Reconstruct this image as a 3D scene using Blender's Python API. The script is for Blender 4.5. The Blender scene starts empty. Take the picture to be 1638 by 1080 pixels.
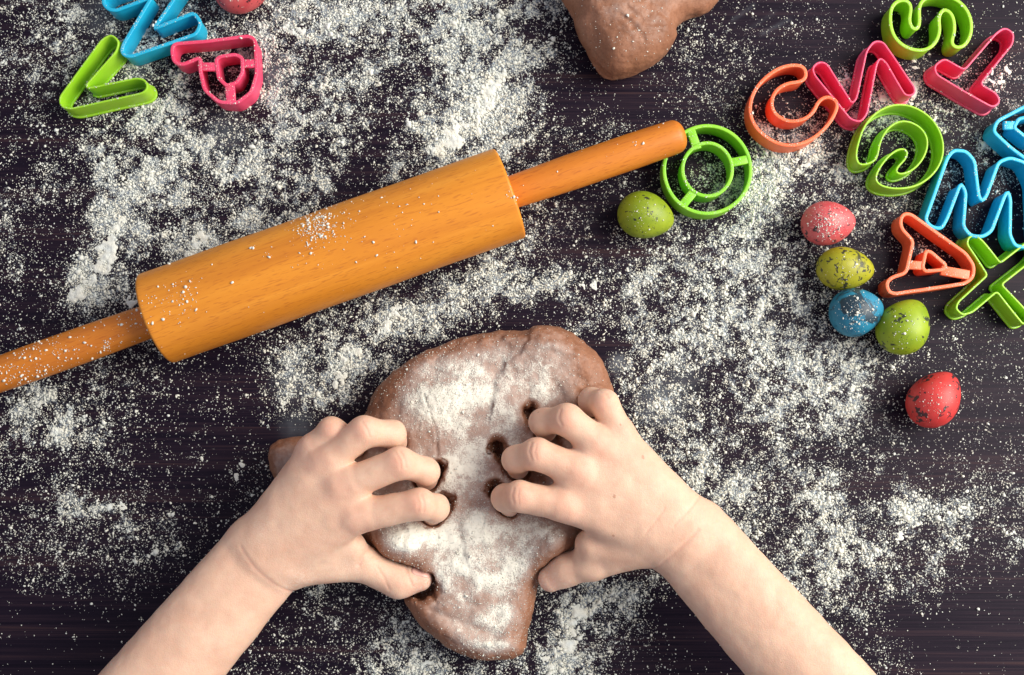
import bpy, bmesh, math
import numpy as np
from mathutils import Vector, Matrix
from mathutils.bvhtree import BVHTree

R = math.radians
rng = np.random.default_rng(7)
scene = bpy.context.scene
col = scene.collection

# ------------------------------------------------------------------ camera
DIST, TILT, FPX = 0.62, R(6.0), 1722.0
cam_d = bpy.data.cameras.new('camera')
cam_d.lens = 36.0 * FPX / 1638.0
cam_d.sensor_width = 36.0
cam_d.clip_start, cam_d.clip_end = 0.01, 20
cam = bpy.data.objects.new('camera', cam_d)
col.objects.link(cam)
CAM = np.array([0, -DIST * math.sin(TILT), DIST * math.cos(TILT)])
cam.location = CAM
cam.rotation_euler = (TILT, 0, 0)
scene.camera = cam

# ------------------------------------------------------------------ light
w = bpy.data.worlds.new('World'); scene.world = w; w.use_nodes = True
bg = w.node_tree.nodes['Background']
bg.inputs['Color'].default_value = (0.84, 0.85, 1.0, 1)
bg.inputs['Strength'].default_value = 0.50

def area(name, loc, target, size, sy, power, color):
    l = bpy.data.lights.new(name, 'AREA'); l.shape = 'RECTANGLE'
    l.size, l.size_y, l.energy, l.color = size, sy, power, color
    o = bpy.data.objects.new(name, l); col.objects.link(o)
    o.location = loc
    o.rotation_euler = (Vector(target) - Vector(loc)).to_track_quat('-Z', 'Y').to_euler()
    return o
area('window_light', (1.05, 0.20, 0.85), (0.0, 0.0, 0.0), 1.0, 1.0, 36.0, (1.0, 0.945, 0.86))

vs = scene.view_settings
vs.view_transform = 'Standard'; vs.look = 'None'; vs.gamma = 1.0; vs.exposure = 0.0
vs.use_curve_mapping = False
scene.render.engine = 'CYCLES'
scene.cycles.max_bounces = 6

# ------------------------------------------------------------------ helpers
cT, sT = math.cos(TILT), math.sin(TILT)
def P(px, py, z=0.0):
    """world point (metres) at height z (mm) that is seen at photo pixel px,py"""
    px = np.asarray(px, float); py = np.asarray(py, float); z = np.asarray(z, float) * 0.001
    dx = (px - 819) / FPX; dy = -(py - 540) / FPX
    wy = dy * cT + sT; wz = dy * sT - cT
    t = (z - CAM[2]) / wz
    return np.stack([CAM[0] + dx * t, CAM[1] + wy * t, z + 0 * t], -1)
def PX(pts):
    q = np.asarray(pts) - CAM
    yc = q[..., 1] * cT + q[..., 2] * sT; zc = -q[..., 1] * sT + q[..., 2] * cT
    return 819 + FPX * q[..., 0] / -zc, 540 - FPX * yc / -zc

def hashn(ix, iy, iz, seed):
    n = (ix.astype(np.int64) * 374761393 + iy.astype(np.int64) * 668265263 + iz.astype(np.int64) * 2147483647 + seed * 974634777) & 0xffffffff
    n = ((n ^ (n >> 13)) * 1274126177) & 0xffffffff
    n = ((n ^ (n >> 16)) * 2246822519) & 0xffffffff
    return ((n ^ (n >> 15)) & 0xffffff) / float(0xffffff)
def vnoise(p, seed=0):
    i = np.floor(p); f = p - i; i = i.astype(np.int64); f = f * f * (3 - 2 * f)
    out = 0
    for a in (0, 1):
        for b in (0, 1):
            for c in (0, 1):
                wgt = (f[:, 0] if a else 1 - f[:, 0]) * (f[:, 1] if b else 1 - f[:, 1]) * (f[:, 2] if c else 1 - f[:, 2])
                out = out + wgt * hashn(i[:, 0] + a, i[:, 1] + b, i[:, 2] + c, seed)
    return out
def fbm(p, scale, oct=3, seed=0):
    """0..1 noise; p metres, scale = feature size in mm"""
    s = 0; amp = 1; tot = 0; q = p * (1000.0 / scale)
    for k in range(oct):
        s = s + amp * vnoise(q, seed + k); tot += amp; amp *= 0.5; q = q * 2.03
    return s / tot
def xyz(xy, z=0.0):
    return np.concatenate([xy, np.full((len(xy), 1), z)], 1)
def sstep(a, b, x):
    t = np.clip((x - a) / (b - a), 0, 1); return t * t * (3 - 2 * t)

def mesh_np(name, V, F, smooth=True):
    """V (n,3), F (m,k) numpy -> mesh datablock"""
    me = bpy.data.meshes.new(name)
    V = np.ascontiguousarray(V, np.float32); F = np.ascontiguousarray(F, np.int32)
    k = F.shape[1]
    me.vertices.add(len(V)); me.vertices.foreach_set('co', V.ravel())
    me.loops.add(F.size); me.loops.foreach_set('vertex_index', F.ravel())
    me.polygons.add(len(F))
    me.polygons.foreach_set('loop_start', np.arange(0, F.size, k, dtype=np.int32))
    me.polygons.foreach_set('loop_total', np.full(len(F), k, np.int32))
    me.polygons.foreach_set('use_smooth', np.full(len(F), smooth, bool))
    me.update(); me.validate()
    return me
def outward(me):
    bm = bmesh.new(); bm.from_mesh(me); bmesh.ops.recalc_face_normals(bm, faces=bm.faces[:]); bm.to_mesh(me); bm.free(); return me
def attr(me, name, vals):
    a = me.attributes.new(name, 'FLOAT', 'POINT'); a.data.foreach_set('value', np.asarray(vals, np.float32))
def add(name, me, m, parent=None, **props):
    o = bpy.data.objects.new(name, me); col.objects.link(o)
    if m: me.materials.clear(); me.materials.append(m)
    if parent: o.parent = parent; o.matrix_parent_inverse = Matrix.Identity(4)
    for k, v in props.items(): o[k] = v
    return o
def empty(name, **props):
    o = bpy.data.objects.new(name, None); col.objects.link(o); o.empty_display_size = 0.02
    for k, v in props.items(): o[k] = v
    return o

# ------------------------------------------------------------------ materials
def mat(name):
    m = bpy.data.materials.new(name); m.use_nodes = True
    nt = m.node_tree; b = nt.nodes['Principled BSDF']
    return m, nt, b
class N:
    def __init__(s, nt): s.nt = nt
    def new(s, t, **k):
        n = s.nt.nodes.new(t)
        for a, v in k.items(): setattr(n, a, v)
        return n
    def link(s, a, b): s.nt.links.new(a, b)
    def coord(s, kind='Object', scale=(1, 1, 1), rot=(0, 0, 0)):
        tc = s.new('ShaderNodeTexCoord'); mp = s.new('ShaderNodeMapping')
        mp.inputs['Scale'].default_value = scale; mp.inputs['Rotation'].default_value = rot
        s.link(tc.outputs[kind], mp.inputs['Vector']); return mp.outputs['Vector']
    def noise(s, vec, scale, detail=3, rough=0.5, dist=0.0):
        n = s.new('ShaderNodeTexNoise'); n.inputs['Scale'].default_value = scale
        n.inputs['Detail'].default_value = detail; n.inputs['Roughness'].default_value = rough
        n.inputs['Distortion'].default_value = dist
        if vec is not None: s.link(vec, n.inputs['Vector'])
        return n.outputs['Fac']
    def ramp(s, fac, stops, mode='LINEAR'):
        r = s.new('ShaderNodeValToRGB'); r.color_ramp.interpolation = mode
        e = r.color_ramp.elements
        while len(e) > 1: e.remove(e[-1])
        for i, (p, c) in enumerate(stops):
            if isinstance(c, (int, float)): c = (c, c, c)
            if i == 0: e[0].position = p; e[0].color = (*c, 1)
            else: q = e.new(p); q.color = (*c, 1)
        s.link(fac, r.inputs['Fac']); return r.outputs['Color']
    def math(s, op, a, b=None, clamp=False):
        n = s.new('ShaderNodeMath', operation=op, use_clamp=clamp)
        for i, v in enumerate((a, b)):
            if v is None: continue
            if isinstance(v, (int, float)): n.inputs[i].default_value = v
            else: s.link(v, n.inputs[i])
        return n.outputs[0]
    def mix(s, fac, a, b, blend='MIX'):
        n = s.new('ShaderNodeMix', data_type='RGBA', blend_type=blend)
        for i, v in ((0, fac), (6, a), (7, b)):
            if isinstance(v, (int, float)): n.inputs[i].default_value = v
            elif isinstance(v, tuple): n.inputs[i].default_value = (*v, 1)
            else: s.link(v, n.inputs[i])
        return n.outputs[2]
    def attr(s, name):
        n = s.new('ShaderNodeAttribute', attribute_name=name); return n.outputs['Fac']
    def bump(s, h, strength, dist, b, normal=None):
        n = s.new('ShaderNodeBump'); n.inputs['Strength'].default_value = strength; n.inputs['Distance'].default_value = dist
        s.link(h, n.inputs['Height'])
        if normal is not None: s.link(normal, n.inputs['Normal'])
        if b is not None: s.link(n.outputs[0], b.inputs['Normal'])
        return n.outputs[0]
FLOUR = (0.80, 0.80, 0.70)
FLOUR_FILM = (0.50, 0.58, 0.64)

def m_flour():
    m, nt, b = mat('flour'); n = N(nt)
    v = n.coord('Object')
    f = n.noise(v, 160, 3)
    n.link(n.ramp(f, [(0.3, (0.79, 0.83, 0.78)), (0.7, (0.91, 0.89, 0.76))]), b.inputs['Base Color'])
    b.inputs['Roughness'].default_value = 0.95; b.inputs['Specular IOR Level'].default_value = 0.1
    n.bump(n.noise(v, 1800, 4, 0.7), 0.9, 0.0006, b)
    return m
M_FLOUR = m_flour()

def m_table():
    m, nt, b = mat('dark_wood_veneer'); n = N(nt)
    v = n.coord('Object', (4, 160, 1)); v2 = n.coord('Object', (9, 900, 1))
    g1 = n.noise(v, 1.0, 5, 0.6, 0.6); g2 = n.noise(v2, 1.0, 4, 0.65, 0.2)
    g = n.math('ADD', n.math('MULTIPLY', g1, 0.5), n.math('MULTIPLY', g2, 0.5))
    c = n.ramp(g, [(0.30, (0.0032, 0.0018, 0.0060)), (0.47, (0.0088, 0.0050, 0.0125)), (0.56, (0.019, 0.0105, 0.0185)), (0.70, (0.054, 0.028, 0.028))])
    # thin film of flour dust rubbed into the surface
    vo = n.coord('Object')
    fine = n.noise(vo, 1150, 2, 0.7); mid = n.noise(vo, 330, 3, 0.6)
    d = n.attr('film')
    t = n.math('ADD', n.math('MULTIPLY', fine, 0.7), n.math('MULTIPLY', mid, 0.3))
    msk = n.math('MULTIPLY', n.math('SUBTRACT', n.math('ADD', t, n.math('MULTIPLY', d, 0.30)), 0.66), 4.0, True)
    smear = n.math('MULTIPLY', n.attr('smear'), n.math('ADD', n.math('MULTIPLY', n.noise(n.coord('Object', (1, 1, 1), (0, 0, 0.9)), 240, 3), 0.8), 0.15), True)
    msk = n.math('MAXIMUM', n.math('MULTIPLY', msk, 0.85), smear)
    n.link(n.mix(msk, c, FLOUR_FILM), b.inputs['Base Color'])
    n.link(n.math('ADD', n.math('MULTIPLY', msk, 0.5), n.math('ADD', n.math('MULTIPLY', g2, 0.2), 0.36)), b.inputs['Roughness'])
    b.inputs['Specular IOR Level'].default_value = 0.10
    n.bump(g, 0.35, 0.0006, b)
    return m
M_TABLE = m_table()

def m_pin(tint):
    m, nt, b = mat('oiled_beech'); n = N(nt)
    v = n.coord('Object', (1, 1, 1))
    vl = n.coord('Object', (5, 70, 70)); vf = n.coord('Object', (170, 1100, 1100)); vb = n.coord('Object', (7, 22, 22))
    g = n.noise(vl, 1, 4, 0.55, 0.8); fl = n.noise(vf, 1, 2, 0.5); big = n.noise(vb, 1, 3, 0.5, 0.5)
    c = n.ramp(g, [(0.25, (0.56, 0.185, 0.017)), (0.5, (0.70, 0.255, 0.022)), (0.75, (0.80, 0.325, 0.035))])
    c = n.mix(n.math('MULTIPLY', n.ramp(big, [(0.40, 0.0), (0.72, 1.0)]), 0.42), c, (0.50, 0.15, 0.020))
    c = n.mix(n.math('MULTIPLY', n.ramp(fl, [(0.55, 0.0), (0.68, 1.0)]), 0.50), c, (0.42, 0.115, 0.016))
    c = n.mix(1.0, c, tint, 'MULTIPLY')
    n.link(c, b.inputs['Base Color'])
    n.link(n.math('ADD', n.math('MULTIPLY', g, 0.2), 0.32), b.inputs['Roughness'])
    b.inputs['Specular IOR Level'].default_value = 0.35
    n.bump(n.math('ADD', fl, g), 0.25, 0.0004, b)
    return m
M_PIN = m_pin((1, 1, 1)); M_HANDLE = m_pin((0.88, 0.78, 0.85))

def m_plastic(name, c, c2):
    m, nt, b = mat(name); n = N(nt); v = n.coord('Object')
    f = n.noise(v, 60, 3)
    base = n.mix(n.ramp(f, [(0.35, 0.0), (0.65, 1.0)]), c, c2)
    dust = n.ramp(n.math('ADD', n.noise(v, 1400, 2, 0.6), n.math('MULTIPLY', n.noise(v, 90, 2), 0.35)), [(0.80, 0.0), (0.90, 1.0)])
    geo = n.new('ShaderNodeNewGeometry'); sx = n.new('ShaderNodeSeparateXYZ'); n.link(geo.outputs['Normal'], sx.inputs[0])
    up = n.math('POWER', n.math('MAXIMUM', sx.outputs['Z'], 0.0), 3.0)
    n.link(n.mix(n.math('MULTIPLY', n.math('MULTIPLY', dust, up), 0.8), base, FLOUR), b.inputs['Base Color'])
    b.inputs['Roughness'].default_value = 0.42
    b.inputs['Subsurface Weight'].default_value = 0.25
    b.inputs['Subsurface Radius'].default_value = (1, 1, 1); b.inputs['Subsurface Scale'].default_value = 0.0015
    n.bump(n.noise(v, 500, 2), 0.06, 0.001, b)
    return m
M_LIME = m_plastic('lime_plastic', (0.30, 0.62, 0.015), (0.36, 0.66, 0.03))
M_GREEN = m_plastic('green_plastic', (0.22, 0.60, 0.02), (0.28, 0.64, 0.03))
M_BLUE = m_plastic('blue_plastic', (0.008, 0.42, 0.66), (0.015, 0.48, 0.72))
M_PINK = m_plastic('pink_plastic', (0.80, 0.060, 0.145), (0.85, 0.085, 0.19))
M_CORAL = m_plastic('coral_plastic', (0.90, 0.150, 0.050), (0.92, 0.185, 0.068))

def m_egg(name, c, c2, spot_lo, spot_sc, dark=(0.015, 0.015, 0.02), seed=0.0, big=None):
    m, nt, b = mat(name); n = N(nt)
    tc = n.new('ShaderNodeTexCoord'); mp = n.new('ShaderNodeMapping'); n.link(tc.outputs['Object'], mp.inputs['Vector'])
    mp.inputs['Location'].default_value = (seed, seed * 1.7, -seed); v = mp.outputs['Vector']
    base = n.mix(n.ramp(n.noise(v, 110, 3), [(0.3, 0.0), (0.7, 1.0)]), c, c2)
    s = n.noise(v, spot_sc, 3, 0.55, 0.4)
    msk = n.ramp(s, [(spot_lo, 0.0), (spot_lo + 0.025, 1.0)])
    s2 = n.ramp(n.noise(v, spot_sc * 2.7, 2, 0.5), [(0.695, 0.0), (0.72, 1.0)])
    msk = n.math('MAXIMUM', msk, s2)
    if big: msk = n.math('MAXIMUM', msk, n.ramp(n.noise(v, big[0], 4, 0.6, 0.5), [(big[1], 0.0), (big[1] + 0.06, 0.92)]))
    n.link(n.mix(n.math('MULTIPLY', msk, 0.93), base, dark), b.inputs['Base Color'])
    b.inputs['Roughness'].default_value = 0.46; b.inputs['Specular IOR Level'].default_value = 0.4
    n.bump(n.noise(v, 2200, 2), 0.10, 0.0006, b)
    return m

def m_dough():
    m, nt, b = mat('chocolate_dough'); n = N(nt); v = n.coord('Object')
    f = n.noise(v, 45, 4, 0.6); ff = n.noise(v, 900, 3, 0.6)
    c = n.ramp(f, [(0.3, (0.22, 0.095, 0.050)), (0.55, (0.32, 0.148, 0.084)), (0.75, (0.40, 0.20, 0.122))])
    c = n.mix(n.math('MULTIPLY', n.ramp(ff, [(0.35, 1.0), (0.6, 0.0)]), 0.35), c, (0.16, 0.062, 0.034))
    c = n.mix(n.math('MULTIPLY', n.attr('dark_brown'), 0.75), c, (0.115, 0.045, 0.024))  # darker brown at set spots and inside the holes
    fl = n.attr('flour')
    fine = n.noise(v, 1300, 2, 0.6); mid = n.noise(v, 300, 4, 0.65); pat = n.noise(v, 70, 3, 0.6)
    t = n.math('ADD', n.math('ADD', n.math('MULTIPLY', fine, 0.45), n.math('MULTIPLY', mid, 0.35)), n.math('MULTIPLY', pat, 0.20))
    e = n.math('SUBTRACT', n.math('ADD', t, n.math('MULTIPLY', fl, 0.56)), 0.77)
    msk = n.math('MULTIPLY', e, 7.0, True)
    film = n.math('MULTIPLY', n.ramp(n.math('ADD', n.math('MULTIPLY', mid, 0.5), fl), [(0.34, 0.0), (0.90, 0.72)]), 1.0)
    c = n.mix(film, c, (0.60, 0.52, 0.47))
    c = n.mix(n.math('MULTIPLY', msk, 0.94), c, (0.82, 0.79, 0.68))
    n.link(c, b.inputs['Base Color'])
    n.link(n.math('ADD', n.math('MULTIPLY', msk, 0.4), 0.48), b.inputs['Roughness'])
    b.inputs['Specular IOR Level'].default_value = 0.3
    nb = n.bump(n.math('ADD', n.math('MULTIPLY', msk, 0.6), n.math('MULTIPLY', mid, 0.7)), 0.6, 0.0008, None)
    n.bump(ff, 0.25, 0.0006, b, nb)
    return m
M_DOUGH = m_dough()

def m_skin():
    m, nt, b = mat('skin'); n = N(nt); v = n.coord('Object')
    f = n.noise(v, 55, 4, 0.6); f2 = n.noise(v, 320, 3, 0.6)
    c = n.ramp(f, [(0.3, (0.65, 0.405, 0.285)), (0.52, (0.715, 0.475, 0.34)), (0.72, (0.75, 0.52, 0.375))])
    c = n.mix(n.math('MULTIPLY', n.ramp(f2, [(0.35, 0.0), (0.7, 1.0)]), 0.22), c, (0.64, 0.33, 0.23))
    c = n.mix(n.math('MULTIPLY', n.attr('red'), 0.66), c, (0.72, 0.315, 0.225))
    mole = n.ramp(n.noise(n.coord('Object', (1, 1, 1)), 260, 0), [(0.875, 0.0), (0.89, 0.5)])
    c = n.mix(mole, c, (0.36, 0.14, 0.085))
    # flour dust caught on the skin
    c = n.mix(n.math('MULTIPLY', n.attr('dust'), n.ramp(n.noise(v, 900, 3, 0.65), [(0.46, 0.0), (0.66, 0.65)])), c, (0.82, 0.78, 0.70))
    n.link(c, b.inputs['Base Color'])
    b.inputs['Roughness'].default_value = 0.50
    b.inputs['Specular IOR Level'].default_value = 0.35
    b.inputs['Subsurface Weight'].default_value = 0.35
    b.inputs['Subsurface Radius'].default_value = (1.0, 0.36, 0.20); b.inputs['Subsurface Scale'].default_value = 0.004
    vor = n.new('ShaderNodeTexVoronoi', feature='DISTANCE_TO_EDGE'); vor.inputs['Scale'].default_value = 900; n.link(v, vor.inputs['Vector'])
    nb = n.bump(n.ramp(vor.outputs['Distance'], [(0.0, 0.0), (0.18, 1.0)]), 0.20, 0.0003, None)
    n.bump(n.noise(v, 260, 4, 0.6), 0.14, 0.0012, b, nb)
    return m
M_SKIN = m_skin()
def m_nail():
    m, nt, b = mat('fingernail'); b.inputs['Base Color'].default_value = (0.74, 0.42, 0.34, 1); b.inputs['Roughness'].default_value = 0.3
    return m
M_NAIL = m_nail()

# ------------------------------------------------------------------ flour map (table coordinates)
ROWS = """
356455566556654301211111111
444544466555774202321111222
334455466445774102221265335
236676665336875222125654443
245675665137663221257643233
325754563222234211376433211
315735444222353223466322210
216613333433565554456421000
223212224366411444567421111
333231135530000005555553221
564321135510000045555552111
674211000000000035555553211
453110210000000003555433222
245411200000000000455556543
232441000000000000055566543
121110023320002552003554311
000000122233005631000531000
000000222245436511000022000
""".split()
GRID = np.array([[int(c) for c in (r + '0' * 27)[:27]] for r in ROWS], float) / 10.0
GRID[0:6, 0:14] += np.where(GRID[0:6, 0:14] >= .35, .10, 0.0)   # the upper left is dusted most
def grid_at(px, py):
    gx = np.clip(px / 60.0 - 0.5, 0, 25.999); gy = np.clip(py / 60.0 - 0.5, 0, 16.999)
    ix = gx.astype(int); iy = gy.astype(int); fx = gx - ix; fy = gy - iy
    fx = fx * fx * (3 - 2 * fx); fy = fy * fy * (3 - 2 * fy)
    return (GRID[iy, ix] * (1 - fx) + GRID[iy, ix + 1] * fx) * (1 - fy) + (GRID[iy + 1, ix] * (1 - fx) + GRID[iy + 1, ix + 1] * fx) * fy
# swept ridges and little heaps of flour: x0,y0,x1,y1,half width,weight
STROKES = [(128, 468, 160, 425, 26, .9), (160, 425, 190, 345, 17, .8), (195, 320, 215, 285, 8, .55), (234, 280, 238, 284, 14, .8),
    (410, 255, 415, 235, 10, .5), (330, 385, 300, 405, 22, .6), (380, 340, 385, 345, 12, .5), (215, 480, 222, 470, 14, .8),
    (735, 215, 705, 235, 24, 1.0), (790, 140, 755, 190, 26, .7), (770, 165, 820, 110, 20, .55), (690, 240, 735, 190, 18, .6),
    (620, 60, 660, 40, 18, .35), (460, 40, 480, 48, 12, .6), (540, 15, 570, 20, 14, .4), (555, 100, 600, 120, 18, .35),
    (100, 690, 88, 700, 12, .8), (60, 640, 80, 635, 16, .5), (175, 808, 190, 812, 10, .6), (258, 836, 268, 838, 9, .6),
    (315, 735, 316, 736, 8, .7), (373, 760, 374, 762, 11, .7), (405, 795, 412, 790, 11, .6),
    (530, 610, 565, 565, 13, .75), (600, 520, 650, 500, 18, .55), (545, 615, 545, 600, 12, .5), (470, 560, 462, 650, 14, .45), (700, 475, 770, 450, 22, .35),
    (985, 960, 930, 985, 13, .55), (930, 985, 880, 1065, 17, .7), (990, 980, 995, 975, 10, .5), (960, 1050, 985, 1045, 13, .4), (700, 1060, 640, 1068, 18, .5),
    (840, 475, 835, 480, 10, .45), (900, 470, 960, 440, 15, .45), (1450, 150, 1430, 165, 22, .75), (1430, 195, 1440, 205, 16, .4), (1465, 100, 1470, 105, 14, .6),
    (1590, 125, 1620, 115, 16, .5), (1290, 255, 1240, 280, 26, .5), (1215, 330, 1190, 380, 26, .4), (1212, 500, 1216, 515, 10, .9), (1225, 560, 1226, 566, 9, .7),
    (1368, 622, 1362, 640, 9, .6), (1395, 580, 1390, 590, 12, .45), (1250, 705, 1330, 670, 14, .4), (1435, 850, 1480, 805, 20, .6), (1500, 830, 1570, 810, 20, .4),
    (1570, 225, 1575, 230, 9, .6), (1430, 832, 1432, 834, 10, .6), (1555, 790, 1560, 786, 10, .5), (1625, 855, 1626, 856, 9, .5), (1480, 335, 1482, 337, 8, .3)]
def stroke_at(px, py, pad=1.0):
    out = np.zeros_like(px)
    for x0, y0, x1, y1, hw, wt in STROKES:
        dx, dy = x1 - x0, y1 - y0; L = max(dx * dx + dy * dy, 1e-6)
        t = np.clip(((px - x0) * dx + (py - y0) * dy) / L, 0, 1)
        d2 = (px - x0 - t * dx) ** 2 + (py - y0 - t * dy) ** 2
        out = np.maximum(out, wt * np.exp(-d2 / (hw * pad) ** 2))
    return out
def flour_density(px, py):
    w0 = P(px, py)
    warp1 = (fbm(w0, 22, 3, 11) - .5) * 90; warp2 = (fbm(w0, 22, 3, 29) - .5) * 90
    qx, qy = px + warp1, py + warp2
    inside = (px > -10) & (px < 1650) & (py > -30) & (py < 1100)
    d = grid_at(qx, qy)
    n1 = fbm(w0, 14, 4, 3); n2 = fbm(w0, 45, 3, 5)
    d = d * (.40 + sstep(0.25, 0.78, 0.7 * n1 + 0.3 * n2) * 1.15)
    n3 = fbm(w0, 3.6, 3, 9)
    d = d * (.52 + .95 * sstep(.32, .68, n3))
    s = stroke_at(px + warp1 * .22, py + warp2 * .22, 1.5)
    return np.clip(d + 0.55 * s * n1 * 1.6, 0, 1) * np.where(inside, 1, 0.35)

# ------------------------------------------------------------------ the table
def build_table():
    nx, ny = 460, 310
    xs = np.linspace(-0.42, 0.42, nx); ys = np.linspace(-0.30, 0.30, ny)
    X, Y = np.meshgrid(xs, ys); xy = np.stack([X.ravel(), Y.ravel()], 1)
    V = xyz(xy, 0.0); idx = np.arange(nx * ny).reshape(ny, nx)
    F = np.stack([idx[:-1, :-1], idx[:-1, 1:], idx[1:, 1:], idx[1:, :-1]], -1).reshape(-1, 4)
    px, py = PX(V); d = flour_density(px, py)
    n = len(V)
    # thick board below and around the fine top sheet
    bx, by, bz = 0.75, 0.55, -0.03
    ring = np.array([[-bx, -by, 0], [bx, -by, 0], [bx, by, 0], [-bx, by, 0], [-bx, -by, bz], [bx, -by, bz], [bx, by, bz], [-bx, by, bz]])
    c = [idx[0, 0], idx[0, -1], idx[-1, -1], idx[-1, 0]]
    q = []
    for k in range(4):
        j = (k + 1) % 4
        q.append([n + k, n + j, c[j], c[k]]); q.append([n + 4 + k, n + 4 + j, n + j, n + k])
    q.append([n + 7, n + 6, n + 5, n + 4])
    me = mesh_np('table_surface', np.vstack([V, ring]), np.vstack([F, np.array(q)]), False)
    attr(me, 'film', np.concatenate([d, np.zeros(8)]))
    sm = np.zeros(n)
    for x0, y0, r, a in [(1060, 645, 34, .55), (990, 582, 15, .6), (470, 610, 32, .35), (475, 680, 26, .3), (1372, 610, 12, .7), (165, 25, 32, .35), (440, 120, 26, .45), (190, 340, 14, .5), (210, 365, 18, .4), (1090, 600, 30, .25), (360, 215, 30, .3), (215, 120, 20, .4)]:
        sm = np.maximum(sm, a * np.exp(-(((px - x0) ** 2 + (py - y0) ** 2) / r ** 2) ** 1.5))
    for x0, y0, x1, y1, r, a in [(1172, 32, 1206, 8, 3, .14), (1218, 55, 1262, 32, 3, .18), (1240, 20, 1200, 45, 3, .07), (690, 990, 740, 960, 6, .2)]:
        t = np.clip(((px - x0) * (x1 - x0) + (py - y0) * (y1 - y0)) / ((x1 - x0) ** 2 + (y1 - y0) ** 2), 0, 1)
        sm = np.maximum(sm, a * np.exp(-((px - x0 - t * (x1 - x0)) ** 2 + (py - y0 - t * (y1 - y0)) ** 2) / r ** 2))
    attr(me, 'smear', np.concatenate([sm * .6, np.zeros(8)]))
    add('table_surface', me, M_TABLE, kind='structure', label='dark brown wooden table top with fine straight grain')
build_table()

# ------------------------------------------------------------------ SDF modelling kit
def smin(a, b, k):
    h = np.maximum(k - np.abs(a - b), 0) / k
    return np.minimum(a, b) - h * h * k * 0.25
def smax(a, b, k): return -smin(-a, -b, k)
def cone(p, a, b, ra, rb):
    ba = b - a; L = max(float(ba @ ba), 1e-12)
    t = np.clip(((p - a) @ ba) / L, 0, 1)
    d = p - a - t[:, None] * ba
    return np.sqrt((d * d).sum(1)) - (ra + (rb - ra) * t)
def surface_nets(F, org, h):
    S = F < 0
    nx, ny, nz = F.shape
    c = np.zeros((nx - 1, ny - 1, nz - 1), np.int8)
    for a in (0, 1):
        for b in (0, 1):
            for d in (0, 1): c += S[a:nx - 1 + a, b:ny - 1 + b, d:nz - 1 + d]
    I = np.argwhere((c > 0) & (c < 8)); ids = -np.ones(c.shape, np.int64); ids[tuple(I.T)] = np.arange(len(I))
    acc = np.zeros((len(I), 3)); cnt = np.zeros(len(I))
    for ax in range(3):
        o = [k for k in range(3) if k != ax]
        for a in (0, 1):
            for b in (0, 1):
                p0 = I.copy(); p0[:, o[0]] += a; p0[:, o[1]] += b; p1 = p0.copy(); p1[:, ax] += 1
                f0 = F[tuple(p0.T)]; f1 = F[tuple(p1.T)]; m = (f0 < 0) != (f1 < 0)
                t = np.where(m, f0 / np.where(f0 == f1, 1, f0 - f1), 0)
                q = p0.astype(float); q[:, ax] += t
                acc[m] += q[m]; cnt[m] += 1
    V = acc / cnt[:, None] * h + org
    Q = []
    for ax in range(3):
        u, v = (ax + 1) % 3, (ax + 2) % 3
        sl0 = [slice(None)] * 3; sl1 = [slice(None)] * 3; sl0[ax] = slice(0, -1); sl1[ax] = slice(1, None)
        E = np.argwhere(S[tuple(sl0)] != S[tuple(sl1)])
        E = E[(E[:, u] > 0) & (E[:, v] > 0) & (E[:, u] < F.shape[u] - 1) & (E[:, v] < F.shape[v] - 1)]
        neg = S[tuple(E.T)]
        def cell(du, dv):
            q = E.copy(); q[:, u] -= du; q[:, v] -= dv; return ids[tuple(q.T)]
        q = np.stack([cell(1, 1), cell(0, 1), cell(0, 0), cell(1, 0)], 1)
        q[~neg] = q[~neg][:, ::-1]; Q.append(q)
    return V, np.vstack(Q)
def subdivide(V, F):
    """linear quad subdivision"""
    nV = len(V); E = np.vstack([F[:, [k, (k + 1) % 4]] for k in range(4)]); Es = np.sort(E, 1)
    key = Es[:, 0] * nV + Es[:, 1]; uq, inv = np.unique(key, return_inverse=True)
    M = 0.5 * (V[uq // nV] + V[uq % nV]); C = V[F].mean(1)
    nE = len(uq); m = len(F); e = [nV + inv[k * m:(k + 1) * m] for k in range(4)]; cc = nV + nE + np.arange(m)
    G = np.vstack([np.stack([F[:, k], e[k], cc, e[(k - 1) % 4]], 1) for k in range(4)])
    return np.vstack([V, M, C]), G
def grad(f, p, e=4e-4):
    g = np.zeros_like(p)
    for k in range(3):
        d = np.zeros(3); d[k] = e; g[:, k] = f(p + d) - f(p - d)
    return g / np.maximum(np.linalg.norm(g, axis=1, keepdims=True), 1e-12)
def sdf_mesh(f, lo, hi, h, sub=1, fine=None):
    lo = np.array(lo); hi = np.array(hi); H = h * 4
    n = np.ceil((hi - lo) / H).astype(int) + 1
    ax = [lo[k] + H * np.arange(n[k]) for k in range(3)]
    G = np.stack(np.meshgrid(*ax, indexing='ij'), -1)
    Fc = f(G.reshape(-1, 3)).reshape(n)
    Ff = np.repeat(np.repeat(np.repeat(Fc, 4, 0), 4, 1), 4, 2)
    I = np.argwhere(np.abs(Ff) < H * 2.2)
    Ff[tuple(I.T)] = f(lo + I * h)
    V, F = surface_nets(Ff, lo, h)
    fine = fine or f
    for s in range(sub):
        V, F = subdivide(V, F)
    f0 = fine(V); g = np.zeros_like(V)
    for k in range(3):
        d = np.zeros(3); d[k] = 5e-4; g[:, k] = fine(V + d) - f0
    g /= np.maximum(np.linalg.norm(g, axis=1, keepdims=True), 1e-12)
    V = V - g * np.clip(f0, -h, h)[:, None]
    for it in range(2): V = V - g * np.clip(fine(V), -h, h)[:, None] * .9
    return V, F

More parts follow.
